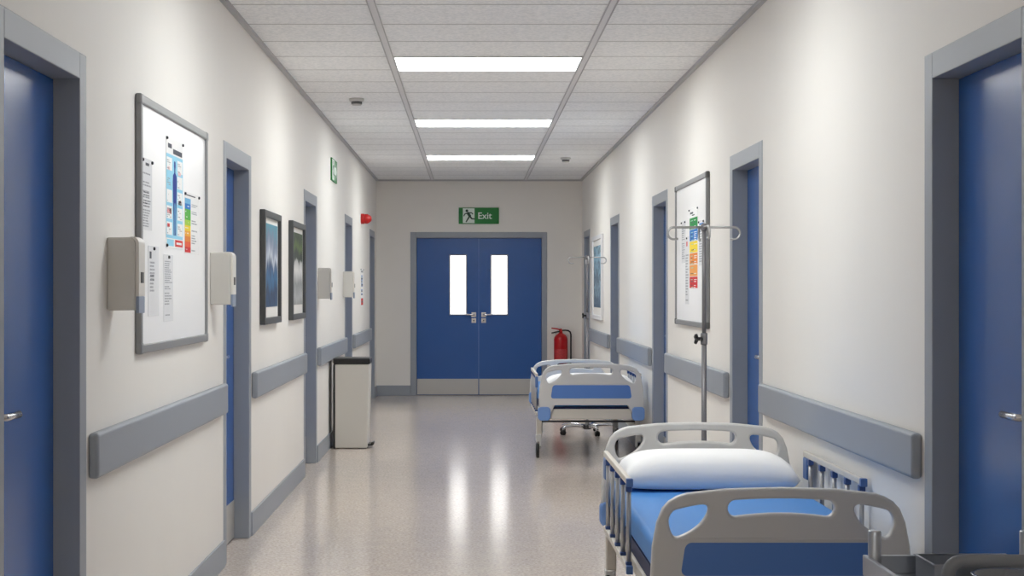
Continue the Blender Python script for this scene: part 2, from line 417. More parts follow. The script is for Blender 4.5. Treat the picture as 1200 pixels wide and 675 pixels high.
# ------------------------------------------------------------------ wall bumper rails
def bumper(xw, rz, y0, y1, label, group):
    bm = new_bm(); h = (y1-y0)/2; box(bm, -h, h, -0.036, 0, -0.076, 0.076)
    o = obj('bumper_rail', bm, M['rail'], bevel=0.013, bseg=4, loc=(xw, (y0+y1)/2, 0.866), rot=(0, 0, rz))
    tag(o, label, 'bumper rail', group)
BL = ['grey wall bumper rail under the large whiteboard', 'grey wall bumper rail under the two dark framed pictures', 'grey wall bumper rail on the wall behind the waste bin', 'grey wall bumper rail below the red alarm sounder']
BR = ['grey wall bumper rail beside the near bed', 'grey wall bumper rail under the rainbow chart whiteboard', 'grey wall bumper rail beside the far bed', 'grey wall bumper rail under the blue framed poster']
for i in range(4):
    y0 = door_near[i]+DOUT+0.035; y1 = door_near[i+1]-0.06
    bumper(XL, PI/2, y0, y1, BL[i], 'bumper rails on the picture wall')
    bumper(XR, -PI/2, y0, y1, BR[i], 'bumper rails on the bed wall')

# ------------------------------------------------------------------ wall dispensers
def dispenser(y, label):
    t = empty('hand_gel_dispenser', (XL, y, 1.345), PI/2, label, 'dispenser', 'white wall dispensers')
    w, dp, h, r = 0.052, 0.112, 0.256, 0.026
    fn = lambda u, v, d: (d, -u, v)                       # u = distance from wall
    arc = [(0.100 - r + r*math.cos(k/6*PI/2), h - r + r*math.sin(k/6*PI/2)) for k in range(7)]
    bm = new_bm(); prism(bm, [(0,0),(0.100,0)] + arc + [(0,h)], fn, -w, w); obj('body', bm, M['disp_side'], t, bevel=0.006)
    arc = [(dp - r + r*math.cos(k/6*PI/2), h - r + 0.002 + r*math.sin(k/6*PI/2)) for k in range(7)]
    arci = [(0.101 - r + r*math.cos(k/6*PI/2), h - r + 0.0005 + r*math.sin(k/6*PI/2)) for k in range(6, -1, -1)]
    bm = new_bm(); prism(bm, [(dp, 0.050)] + arc + arci + [(0.101, 0.050)], fn, -w+0.002, w-0.002); obj('front_cover', bm, M['disp'], t, bevel=0.003)
    bm = new_bm(); box(bm, -0.022, 0.022, -dp-0.002, -dp+0.004, 0.096, 0.134); obj('sensor_window', bm, M['black'], t)
    bm = new_bm(); box(bm, -w+0.004, w-0.004, -dp, -0.1005, -0.010, 0.0495); obj('drip_guard', bm, M['drip'], t, bevel=0.003)
dispenser(5.49, 'white wall dispenser in front of the near edge of the large whiteboard')
dispenser(7.64, 'white wall dispenser between the large whiteboard and the next blue door')
dispenser(13.01, 'white wall dispenser above the rail just past the door beside the pictures')
dispenser(15.56, 'white wall dispenser furthest along the wall, above the waste bin')

# ------------------------------------------------------------------ boards, notices, pictures
def rects_mesh(name, rects, mats, parent, bevel=0, **kw):
    """flat printed sheet: first rect is the paper, the others ink patches laid a hair in front"""
    bm = new_bm()
    for k, (x0, x1, z0, z1, mi) in enumerate(rects):
        if k == 0: box(bm, x0, x1, -0.0012, 0, z0, z1, mi)
        else:
            e = 0.0012 + 0.0003 + 0.00002*(k % 7)
            f = bm.faces.new([bm.verts.new(p) for p in ((x0,-e,z0),(x1,-e,z0),(x1,-e,z1),(x0,-e,z1))]); f.material_index = mi
    return obj(name, bm, mats, parent, **kw)

def whiteboard(xw, rz, yc, zc, w, h, label, cap='grey_frame'):
    t = empty('whiteboard', (xw, yc, zc), rz, label, 'whiteboard')
    a, b = w/2, h/2; f = 0.034
    bm = new_bm(); box(bm, -a+f, a-f, -0.014, -0.002, -b+f, b-f); obj('writing_surface', bm, M['board'], t)
    bm = new_bm()
    for q in ((-a, -a+f, -b, b), (a-f, a, -b, b), (-a+f, a-f, -b, -b+f), (-a+f, a-f, b-f, b)): box(bm, q[0], q[1], -0.024, 0, q[2], q[3])
    obj('board_frame', bm, M['grey_frame'], t, bevel=0.005)
    for sx in (-1, 1):
        for sz in (-1, 1):
            x0, x1 = sorted((sx*(a+0.002), sx*(a-0.042))); z0, z1 = sorted((sz*(b+0.002), sz*(b-0.042)))
            bm = new_bm(); box(bm, x0, x1, -0.0265, 0, z0, z1)
            obj('corner_cap', bm, M[cap], t, bevel=0.008, bseg=3)
    return t
WZ, WH, WW = 1.667, 0.985, 1.50
whiteboard(XL, PI/2, 6.645, WZ, WW, WH, 'large whiteboard holding the blue body chart and a rainbow chart')
whiteboard(XR, -PI/2, 10.51, WZ, WW, WH, 'whiteboard behind the drip stand holding a six colour chart', 'detdark')

SURF = 0.0142
def sheet(side, yc, zc, w, h, rects, mats, label, cat='notice', group=None, name='pinned_notice', pins=((-1,1),(1,1)), surf=SURF):
    x = XL+surf if side < 0 else XR-surf
    t = empty(name, (x, yc, zc), PI/2 if side < 0 else -PI/2, label, cat, group)
    rects_mesh('paper', [(-w/2, w/2, -h/2, h/2, 0)] + [(r[0]*w-w/2, r[1]*w-w/2, r[2]*h-h/2, r[3]*h-h/2, r[4]) for r in rects], mats, t)
    for sx, sz in pins:
        bm = new_bm(); lathe(bm, [(0.006,0),(0.007,0.003),(0.005,0.007),(0,0.008)], 14, Matrix.Translation((sx*(w/2-0.008), -0.0012, sz*(h/2-0.010))) @ Matrix.Rotation(PI/2, 4, 'X'))
        obj('pin', bm, M['pin'], t)
    return t
def lines(x0, x1, z0, z1, n, mi, seed, fill=0.5):
    rr = random.Random(seed); out = []; st = (z1-z0)/n
    for k in range(n):
        if rr.random() < 0.14: continue
        z = z1 - (k+1)*st; e = x0 + (x1-x0)*rr.uniform(0.55, 1); s = x0
        while s < e:
            l = min(rr.uniform(0.06, 0.22)*(x1-x0), e-s); out.append((s, s+l, z, z+st*fill, mi)); s += l + 0.035*(x1-x0)
    return out
TXT = [M['papergrey'], M['ink'], M['inkdark']]
g = 'text sheets on the large whiteboard'
sheet(-1, 6.04, 1.787, 0.19, 0.275, [(0.35,0.7,0.90,0.94,2)] + lines(0.1,0.92,0.36,0.86,12,1,1) + lines(0.15,0.85,0.32,0.55,6,2,11,0.45) + lines(0.1,0.92,0.04,0.30,7,1,21), TXT, 'narrow grey text sheet high on the large whiteboard near its nearer edge', group=g)
sheet(-1, 6.165, 1.452, 0.205, 0.275, [(0.12,0.30,0.82,0.92,2)] + lines(0.15,0.6,0.35,0.8,9,1,2) + lines(0.2,0.6,0.45,0.62,3,2,12), TXT, 'grey text sheet with one pin low on the large whiteboard beside the dispenser', group=g, pins=((0,1),))
sheet(-1, 6.47, 1.425, 0.20, 0.275, lines(0.1,0.9,0.48,0.92,14,1,3) + lines(0.1,0.9,0.25,0.45,5,1,4) + lines(0.15,0.7,0.05,0.12,2,1,5), TXT, 'grey text sheet directly below the blue body chart', group=g, pins=((0,1),))
# body chart
cm = [M['paper'], M['p_sky'], M['ink'], M['p_pink'], M['p_red'], M['p_cyan'], M['inkdark']]
rc = [(0.0,1.0,0.09,0.845,1), (0.10,0.32,0.90,0.94,6), (0.40,0.95,0.86,0.905,6)]
for k in range(5):
    z = 0.12 + k*0.145
    for x0 in (0.03, 0.66):
        rc.append((x0, x0+0.31, z, z+0.115, 0))
        rc += lines(x0+0.02, x0+0.29, z+0.01, z+0.10, 5, 2, 40+k)
rc += [(0.05,0.25,0.48,0.52,4),(0.05,0.3,0.31,0.36,4),(0.72,0.92,0.41,0.45,4),(0.70,0.88,0.68,0.71,3),(0.08,0.22,0.70,0.73,3),(0.06,0.2,0.19,0.22,4),(0.74,0.9,0.24,0.27,3)]
rc += [(0.52,0.99,0.02,0.082,4), (0.60,0.92,0.040,0.060,0), (0.04,0.44,0.02,0.08,1)]
cw, ch = 0.37, 0.463
t = sheet(-1, 6.605, 1.8225, cw, ch, rc, cm, 'tall pale blue chart with a dark blue standing body figure', 'chart', name='body_chart', pins=((-1,1),(1,1),(-1,-1)))
body = [(0,0.80),(0.035,0.79),(0.04,0.75),(0.025,0.715),(0.03,0.69),(0.09,0.665),(0.105,0.60),(0.095,0.50),(0.085,0.42),(0.065,0.42),(0.07,0.54),(0.075,0.40),(0.065,0.25),(0.06,0.12),(0.015,0.12),(0.012,0.36),(0.0,0.38)]
full = body + [(-x, z) for x, z in body[::-1][1:-1]]
bm = new_bm(); prism(bm, [((x*1.15)*cw, (z-0.5)*ch) for x, z in full], lambda u, v, d: (u, -d, v), 0.0012, 0.0019, 0)
obj('body_figure', bm, [M['p_navy']], t)
bm = new_bm(); prism(bm, [(x*0.45*cw, (z-0.5)*ch) for x, z in ((0.05,0.13),(0.06,0.40),(0.0,0.42),(-0.06,0.40),(-0.05,0.13),(0,0.36))], lambda u, v, d: (u, -d, v), 0.0012, 0.0024, 0)
obj('figure_highlight', bm, [M['p_cyan']], t)
# rainbow chart
rb = ['p_cyan','p_bl2','p_green','p_green','p_lime','p_yellow','p_amber','p_orange','p_redor','p_crimson']
rm = [M['paper'], M['ink'], M['inkdark']] + [M[n] for n in rb]
rc = [(0.12,0.75,0.945,0.965,2)]
for k in range(10):
    z1 = 0.90 - k*0.088; rc.append((0.02, 0.42, z1-0.088, z1, 3+k))
rc += lines(0.48,0.96,0.66,0.90,8,1,31) + lines(0.48,0.9,0.05,0.62,14,1,32) + lines(0.06,0.36,0.06,0.85,9,0,33,0.2)
sheet(-1, 7.01, 1.713, 0.36, 0.272, rc, rm, 'rainbow scale chart on the large whiteboard beside the body chart', 'chart', name='colour_chart')

# right whiteboard
six = ['p_dgreen','p_bl2','p_yellow','p_orange','p_orange2','p_crimson']
rm = [M['paper'], M['ink'], M['inkdark'], M['signpale']] + [M[n] for n in six]
rc = [(0.10,0.45,0.93,0.955,2),(0.3,0.62,0.905,0.92,2)]
for k in range(6):
    z1 = 0.88 - k*0.147; rc.append((0.04, 0.96, z1-0.140, z1, 4+k))
    rr = random.Random(60+k)
    for q in range(5):
        z = z1 - 0.03 - q*0.024; x = 0.12 + rr.random()*0.15; rc.append((x, x + rr.uniform(0.15,0.35), z-0.010, z, 2 if q % 2 else 3)); rc.append((0.55, 0.55+rr.uniform(0.15,0.35), z-0.011, z-0.002, 0))
sheet(1, 10.37, 1.695, 0.40, 0.535, rc, rm, 'chart of six coloured blocks from green to red', 'chart', name='colour_chart')
g = 'text sheets on the whiteboard behind the drip stand'
sheet(1, 10.86, 1.75, 0.20, 0.29, lines(0.1,0.9,0.1,0.9,16,1,71), TXT, 'grey text sheet furthest from the door on the six colour whiteboard', group=g)
sheet(1, 10.68, 1.55, 0.17, 0.46, [(0.3,0.6,0.86,0.93,3)] + lines(0.1,0.9,0.05,0.8,18,1,72), TXT + [M['p_red']], 'tall grey text sheet right next to the six coloured blocks', group=g, pins=((0,1),))
sheet(1, 10.02, 1.72, 0.22, 0.29, [(0.1,0.9,0.9,0.94,3)] + lines(0.1,0.9,0.08,0.85,14,1,73), TXT + [M['p_bl2']], 'grey text sheet behind the drip stand pole', group=g)

def picture(side, y0, y1, z0, z1, art, label, fm, f=0.04, dp=0.034, mnt=0.035, bot=0.065, edge=None):
    x = XL if side < 0 else XR
    t = empty('framed_picture', (x, (y0+y1)/2, (z0+z1)/2), PI/2 if side < 0 else -PI/2, label, 'picture', 'framed pictures')
    a, b = (y1-y0)/2, (z1-z0)/2
    bm = new_bm()
    for q in ((-a, -a+f, -b, b), (a-f, a, -b, b), (-a+f, a-f, -b, -b+f), (-a+f, a-f, b-f, b)): box(bm, q[0], q[1], -dp, 0, q[2], q[3])
    obj('picture_frame', bm, fm, t, bevel=0.004)
    bm = new_bm(); box(bm, -a+f, a-f, -0.012, -0.002, -b+f, b-f); obj('mount', bm, M['mount'], t)
    bm = new_bm(); box(bm, -a+f+mnt, a-f-mnt, -0.0145, -0.012, -b+f+bot, b-f-mnt); obj('print', bm, art, t)
picture(-1, 9.38, 10.20, 1.207, 1.903, M['art_blue'], 'dark framed print in teal and deep blue streaks', M['dark_frame'])
picture(-1, 10.86, 11.70, 1.207, 1.903, M['art_green'], 'dark framed print, dark green above and white below', M['dark_frame'])
picture(1, 17.57, 18.90, 1.074, 2.053, M['art_poster'], 'silver framed blue poster on the bed wall', mat('pale_silver_frame', S(226,227,230), 0.4), f=0.05, dp=0.03, mnt=0.07, bot=0.09)

# small notice under the alarm
nm = [M['paper'], M['ink'], M['p_bl2'], M['inkdark'], M['p_crimson']]
rc = [(0.1,0.9,0.90,0.95,1)] + lines(0.15,0.85,0.32,0.84,10,2,81,0.6) + lines(0.15,0.85,0.30,0.80,6,3,82,0.5) + [(0.12,0.88,0.04,0.22,4),(0.3,0.7,0.10,0.15,3)]
sheet(-1, 18.2, 1.445, 0.44, 0.44, rc, nm, 'white notice with blue text and a red block below the alarm', 'notice', name='wall_notice', surf=0.0004)

# ------------------------------------------------------------------ exit signs
def stroke(bm, p, q, w, d0, d1, mi):
    p, q = Vector(p), Vector(q); t = (q-p).normalized(); n = Vector((-t.y, t.x))*w/2
    prism(bm, [tuple(p+n), tuple(p-n), tuple(q-n), tuple(q+n)], lambda u, v, d: (u, -d, v), d0, d1, mi)
def running_man(bm, cx, cz, s, d0, d1, mi):
    P = lambda x, z: (cx+x*s, cz+z*s)
    prism(bm, [P(-0.14+0.10*math.cos(k*PI/6), 0.36+0.10*math.sin(k*PI/6)) for k in range(12)], lambda u, v, d: (u, -d, v), d0, d1, mi)
    for a, b, w in (((-0.10,0.24),(0.10,-0.06),0.19), ((-0.08,0.20),(-0.30,0.12),0.075), ((-0.30,0.12),(-0.36,-0.04),0.07), ((0.0,0.20),(0.20,0.22),0.075), ((0.20,0.22),(0.30,0.10),0.07),
                    ((0.08,-0.04),(0.22,-0.22),0.11), ((0.20,-0.22),(0.44,-0.24),0.09), ((0.05,-0.04),(-0.08,-0.26),0.11), ((-0.07,-0.24),(-0.20,-0.46),0.09)):
        stroke(bm, P(*a), P(*b), w*s, d0, d1, mi)
t = empty('exit_sign', ((537.6+584.7)/2/87.24 - 551.5/87.24, YE, 1.416 + (340-252.9)/87.24), 0, 'green exit sign above the blue double door', 'sign')
sw, sh = 0.27, 0.109
bm = new_bm(); box(bm, -sw, sw, -0.022, 0, -sh, sh); obj('sign_panel', bm, M['signgreen'], t, bevel=0.002)
bm = new_bm(); box(bm, -sw+0.055, -sw+0.212, -0.0228, -0.0215, -sh+0.010, sh-0.010, 0); running_man(bm, -sw+0.135, 0.0, 0.185, 0.0228, 0.0234, 1)
obj('pictogram', bm, [M['signwhite'], M['signdark']], t)
text_mesh('lettering', 'Exit', 0.122, M['signwhite'], t, (-sw+0.254, -0.0228, -0.041))
t = empty('exit_sign', (XL, 14.39, 2.515), PI/2, 'green running figure exit sign high on the picture wall', 'sign')
bm = new_bm(); box(bm, -sw, sw, -0.014, 0, -0.102, 0.102); obj('sign_panel', bm, M['signgreen'], t, bevel=0.002)
bm = new_bm(); box(bm, -sw+0.03, -sw+0.235, -0.0148, -0.0135, -0.092, 0.092, 0); running_man(bm, -sw+0.13, 0.0, 0.18, 0.0148, 0.0154, 1)
prism(bm, [(0.23,0.0),(0.13,0.085),(0.13,0.035),(0.0,0.035),(0.0,-0.035),(0.13,-0.035),(0.13,-0.085)], lambda u, v, d: (u, -d, v), 0.0135, 0.0148, 0)
obj('pictogram', bm, [M['signwhite'], M['signdark']], t)

# ------------------------------------------------------------------ alarm sounder
t = empty('alarm_sounder', (XL, 18.05, 2.24), PI/2, 'red alarm sounder with pointed lens on the picture wall', 'alarm')
A = Matrix.Rotation(PI/2, 4, 'X')
bm = new_bm(); lathe(bm, [(0.060,0),(0.060,0.035),(0.054,0.042)], 28, A); obj('mount_base', bm, M['red'], t)
bm = new_bm(); lathe(bm, [(0.053,0.042),(0.056,0.050),(0.056,0.078),(0.050,0.086),(0.036,0.110),(0.020,0.122),(0.0,0.124)], 28, A); obj('lens', bm, M['red'], t)

# ------------------------------------------------------------------ waste bin
t = empty('waste_bin', (-1.228, 13.93, 0), 0, 'tall cream pedal waste bin with a black lid', 'waste bin')
bw, bd, bh = 0.33, 0.34, 0.765
bm = new_bm(); box(bm, 0.014, bw-0.006, 0, bd, 0.006, bh-0.01)
for v in bm.verts:
    if v.co.z < 0.1 and v.co.x > 0.2: v.co.x -= 0.018
obj('body', bm, M['binbody'], t, bevel=0.012, bseg=3)
bm = new_bm(); box(bm, 0.0, 0.022, 0.001, bd-0.001, 0, bh-0.012); obj('back_panel', bm, M['black'], t, bevel=0.003)
bm = new_bm(); box(bm, 0.0, bw, -0.004, bd+0.004, bh-0.01, bh+0.044); obj('lid', bm, M['black'], t, bevel=0.012, bseg=3)
bm = new_bm(); box(bm, bw-0.03, bw+0.018, 0.06, 0.24, 0.022, 0.036); tube(bm, [(bw+0.016, 0.055, 0.038), (bw+0.016, 0.245, 0.038)], 0.013, 10); obj('pedal', bm, M['black'], t)

# ------------------------------------------------------------------ fire extinguisher
t = empty('fire_extinguisher', (1.204, YE-0.115, 0.43), 0, 'red fire extinguisher with a black hose on the end wall', 'fire extinguisher')
bm = new_bm(); lathe(bm, [(0.088,0.004),(0.092,0.012),(0.092,0.325),(0.086,0.355),(0.068,0.385),(0.040,0.402),(0.026,0.412),(0.022,0.43)], 32); obj('cylinder', bm, M['extred'], t)
bm = new_bm(); lathe(bm, [(0.0925,0.055),(0.0928,0.056),(0.0928,0.20),(0.0925,0.201)], 32)
for f in list(bm.faces):
    if f.calc_center_median().y > -0.045: bm.faces.remove(f)
obj('label_sticker', bm, M['extlabel'], t)
bm = new_bm(); lathe(bm, [(0.089,-0.012),(0.094,-0.008),(0.094,0.006),(0.091,0.009)], 32); obj('bottom_rim', bm, M['black'], t)
bm = new_bm(); lathe(bm, [(0.024,0.42),(0.024,0.445),(0.016,0.47),(0.0,0.474)], 16); obj('valve', bm, M['extred'], t)
for z0, z1, m in ((0.440, 0.412, 'black'), (0.452, 0.478, 'extred')):
    bm = new_bm(); tube(bm, [(0.01, -0.01, z0), (-0.05, -0.015, (z0+z1)/2+0.004), (-0.125, -0.02, z1)], [0.011, 0.010, 0.009], 8); obj('lever', bm, M[m], t)
bm = new_bm()
pts = [(0.012, 0, 0.448), (0.06, 0, 0.450), (0.10, 0, 0.446), (0.125, 0, 0.428), (0.135, 0, 0.395), (0.135, 0, 0.15), (0.134, 0, 0.03), (0.125, -0.02, 0.0), (0.09, -0.05, -0.004)]
tube(bm, pts, [0.011]*6 + [0.013, 0.014, 0.016], 10); obj('hose', bm, M['black'], t)
bm = new_bm(); box(bm, -0.03, 0.03, 0.094, 0.115, 0.02, 0.40); box(bm, -0.05, 0.05, 0.088, 0.1, 0.3, 0.34); obj('wall_mount', bm, M['black'], t)

# ------------------------------------------------------------------ hospital beds
BLEN = 1.94
def board_outlines(dz):
    half = [(0.4325,0.345),(0.4325,0.466),(0.427,0.565),(0.412,0.645),(0.393,0.692),(0.372,0.715),(0.345,0.731),(0.312,0.742),(0.18,0.756),(0.0,0.761)]
    lift = lambda z: z + dz if z > 0.40 else z
    right = [(x, lift(z)) for x, z in half]
    arch = [(0.345,0.345),(0.335,0.40),(0.300,0.454 + dz*0.2)]
    outer = right + [(-x, z) for x, z in right[::-1][1:]] + [(-x, z) for x, z in arch] + [(x, z) for x, z in arch[::-1]]
    hl = [(-0.373,0.650),(-0.362,0.679),(-0.336,0.691),(-0.257,0.705),(-0.2425,0.684),(-0.262,0.648),(-0.299,0.617),(-0.345,0.597),(-0.364,0.612)]
    hole_l = smooth([(x, z+dz) for x, z in hl], 4)
    hole_r = [(-x, z) for x, z in hole_l[::-1]]
    hc = []
    for k in range(9): x = -0.152 + 0.304*k/8; hc.append((x, 0.665 + 0.011*(1-(x/0.152)**2) + dz))
    for k in range(1, 7): a_ = -PI/2 + PI*k/7; hc.append((0.152 + 0.0255*math.cos(a_), 0.6925 + 0.0275*math.sin(a_) + dz))
    for k in range(9): x = 0.152 - 0.304*k/8; hc.append((x, 0.720 + 0.005*(1-(x/0.152)**2) + dz))
    for k in range(1, 7): a_ = PI/2 + PI*k/7; hc.append((-0.152 + 0.0255*math.cos(a_), 0.6925 + 0.0275*math.sin(a_) + dz))
    return outer, hole_l, hole_r, hc

def end_board(name, root, y, out, dz):
    """out = -1: outside faces local -y"""
    outer, hl, hr, hc = board_outlines(dz)
    b = curve_outline(name, [outer, hl, hr, hc], 0.040, M['bedp'], root, edge=0.009, loc=(0, y, 0))
    # blue panel on the outer face
    pz0, pz1 = 0.470 + dz, 0.580 + dz
    pts = []
    for (x, z) in rrect(-0.335, 0.335, pz0, pz1, 0.022): pts.append((x*(1 - 0.05*(z-pz0)/(pz1-pz0)), z))
    fn = lambda u, v, d: (u, d, v)
    bm = new_bm(); prism(bm, pts, fn, out*0.0195, out*0.0222); obj('blue_panel', bm, M['bedpanel'], b, bevel=0.0012)
    bm = new_bm(); box(bm, -0.335, 0.335, *sorted((out*0.019, out*0.0235)), pz1+0.007, pz1+0.015); obj('ridge', bm, M['bedp'], b, bevel=0.002)
    for s in (-1, 1):
        bm = new_bm(); prism(bm, [(s*x, z) for x, z in rrect(0.336, 0.441, 0.338, 0.452, 0.03)], fn, -0.030, 0.030); obj('corner_bumper', bm, M['bumper'], b, bevel=0.008)
    return b

def side_rail(root, s):
    """s=-1 / +1 side; runs from y=0.64 to 1.66 from the foot"""
    y0, y1 = 0.64 - BLEN/2, 1.66 - BLEN/2; x = s*0.437; zt, zb = 0.712, 0.372
    bm = new_bm(); box(bm, x-0.010, x+0.010, y0+0.012, y1, zt-0.026, zt); r = obj('side_rail', bm, M['bedm'], root, bevel=0.004)
    bm = new_bm(); box(bm, x-0.010, x+0.010, y0+0.012, y1, zb-0.013, zb+0.013); obj('lower_bar', bm, M['bedm'], r, bevel=0.004)
    n = 5; sy = [y0 + 0.03 + (y1-y0-0.14)*k/(n-1) for k in range(n)]
    for yk in sy:
        bm = new_bm(); tube(bm, [(x, yk, zb+0.012), (x, yk, zt-0.024)], 0.0095, 10); obj('spindle', bm, M['alu'], r)
        bm = new_bm(); box(bm, x-0.0115, x+0.0115, yk-0.016, yk+0.016, zt-0.052, zt-0.0255); obj('spindle_socket', bm, M['socket'], r, bevel=0.003)
        bm = new_bm(); box(bm, x-0.0115, x+0.0115, yk-0.015, yk+0.015, zb+0.012, zb+0.026); obj('spindle_socket', bm, M['socket'], r, bevel=0.003)
    for za, zc in ((zt-0.030, zt+0.001), (zb-0.016, zb+0.015)):
        bm = new_bm(); box(bm, x-0.0125, x+0.0125, y0-0.012, y0+0.014, za, zc); obj('end_cap', bm, M['bedblue'], r, bevel=0.003)
    bm = new_bm(); box(bm, x-0.012, x+0.012, y1-0.085, y1-0.008, zt-0.120, zt-0.026); obj('lock_plate', bm, M['bedblue'], r, bevel=0.006)
    for yk in (sy[1], sy[3]):
        bm = new_bm(); box(bm, *sorted((s*0.41, x-s*0.0105)), yk-0.02, yk+0.02, zb-0.012, zb+0.008); obj('rail_mount', bm, M['bedm'], r)

def make_bed():
    root = empty('hospital_bed', (0,0,0)); y0, y1 = -BLEN/2, BLEN/2
    end_board('footboard', root, y0, -1, 0.0); end_board('headboard', root, y1, 1, 0.052)
    bm = new_bm()
    for s in (-1, 1): box(bm, *sorted((s*0.372, s*0.412)), y0+0.031, y1-0.031, 0.345, 0.392)
    for y in (y0+0.031, -0.3, 0.3, y1-0.071): box(bm, -0.372, 0.372, y, y+0.04, 0.35, 0.392)
    obj('bed_frame', bm, M['bedm'], root, bevel=0.004)
    for e in (y0+0.022, y1-0.047):
        bm = new_bm(); box(bm, -0.334, 0.334, e, e+0.025, 0.347, 0.431); obj('end_beam', bm, M['bedm'], root, bevel=0.003)
    bm = new_bm(); box(bm, -0.400, 0.400, y0+0.036, y1-0.036, 0.3925, 0.447); obj('mattress_deck', bm, M['deckshade'], root)  # raised so its painted shade fills the gap under the mattress
    for s in (-1, 1): side_rail(root, s)
    for sx in (-1, 1):
        for sy in (-1, 1):
            x, y = sx*0.432, sy*0.66; q = sx*(0.0 if sy > 0 else -0.07)
            bm = new_bm(); box(bm, *sorted((sx*0.395, sx*0.440)), y-0.025, y+0.025, 0.19, 0.345); obj('leg', bm, M['bedm'], root, bevel=0.006, loc=(q, 0, 0))
            bm = new_bm(); prism(bm, [(y+u, v) for u, v in rrect(-0.034, 0.040, 0.085, 0.20, 0.022)], lambda u, v, d: (d, u, v), *sorted((sx*0.398, sx*0.416)))
            box(bm, *sorted((sx*0.400, sx*0.444)), y-0.03, y+0.035, 0.135, 0.198)
            c = obj('caster', bm, M['bedp'], root, bevel=0.006, loc=(q, 0, 0))
            bm = new_bm(); lathe(bm, [(0.030,-0.0125),(0.058,-0.0125),(0.062,-0.008),(0.062,0.008),(0.058,0.0125),(0.030,0.0125)], 28, Matrix.Translation((sx*0.4305, y+0.012, 0.062)) @ Matrix.Rotation(PI/2, 4, 'Y'))
            obj('wheel', bm, M['rubber'], c)
            bm = new_bm(); lathe(bm, [(0.012,-0.0),(0.012,0.006)], 14, Matrix.Translation((x, y-0.0295, 0.165)) @ Matrix.Rotation(PI/2, 4, 'X')); obj('pivot_cap', bm, M['black'], c)
    for sy in (-1, 1):
        bm = new_bm(); tube(bm, [(-0.40, sy*0.66, 0.305), (0.40, sy*0.66, 0.305)], 0.009, 10); obj('cross_bar', bm, M['detdark'], root)
    bm = new_bm(); box(bm, 0.20, 0.27, -0.55, -0.05, 0.265, 0.33); box(bm, 0.22, 0.25, -0.56, -0.50, 0.26, 0.345); obj('lift_motor', bm, M['detdark'], root, bevel=0.008)
    return root
def copy_tree(o, parent=None):
    c = o.copy(); COL.objects.link(c); c.parent = parent
    for ch in list(o.children): copy_tree(ch, c)
    return c

def make_mattress():
    bm = new_bm(); box(bm, -0.405, 0.405, -0.932, 0.932, 0.4475, 0.552)
    o = obj('mattress', bm, M['mattress'], bevel=0.026, bseg=5)
    for p in o.data.polygons: p.use_smooth = True
    w = o.modifiers.new('wn', 'WEIGHTED_NORMAL'); w.keep_sharp = False
    return o
def make_pillow():
    bm = new_bm(); nx, ny = 28, 16; grid = {}
    for s in (1, -1):
        for i in range(nx+1):
            for j in range(ny+1):
                u, v = -1 + 2*i/nx, -1 + 2*j/ny
                e = (max(0, 1-abs(u)**5))**0.5 * (max(0, 1-abs(v)**3.4))**0.5
                pinch = 1 - 0.05*(1-abs(u)**2)*abs(v)**3
                x = u*0.385*(1 - 0.03*(1-v*v)*abs(u)**4); y = v*0.205*pinch
                z = 0.048 + (0.115*e if s > 0 else -0.046*e**0.5)
                if s < 0 and (i in (0, nx) or j in (0, ny)): grid[s, i, j] = grid[1, i, j]; continue
                grid[s, i, j] = bm.verts.new((x, y, z))
        for i in range(nx):
            for j in range(ny):
                f = bm.faces.new((grid[s,i,j], grid[s,i+1,j], grid[s,i+1,j+1], grid[s,i,j+1])); f.smooth = True
    return obj('pillow', bm, M['pillow'])

BX, FX = 1.03, 0.996
NY, FY = 5.19 + BLEN/2, 12.91 + BLEN/2
near = make_bed(); near.location = (BX, NY, 0)
tag(near, 'nearer hospital bed with grey end boards and slatted side rails', 'bed', 'hospital beds')
far = copy_tree(near); far.location = (FX, FY, 0); far.rotation_euler = (0, 0, PI)
tag(far, 'farther hospital bed below the fire extinguisher, headboard towards the viewer', 'bed', 'hospital beds')
m1 = make_mattress(); m1.location = (BX, NY, 0); tag(m1, 'blue mattress on the nearer hospital bed', 'mattress', 'blue mattresses')
m2 = m1.copy(); COL.objects.link(m2); m2.location = (FX, FY, 0); tag(m2, 'blue mattress on the farther bed, mostly hidden by its headboard', 'mattress', 'blue mattresses')
p1 = make_pillow(); p1.location = (BX, NY + 0.70, 0.552); tag(p1, 'plump white pillow on the nearer blue mattress', 'pillow', 'white pillows')
p2 = p1.copy(); COL.objects.link(p2); p2.location = (FX, FY - 0.70, 0.552); tag(p2, 'white pillow glimpsed through the holes of the farther headboard', 'pillow', 'white pillows')

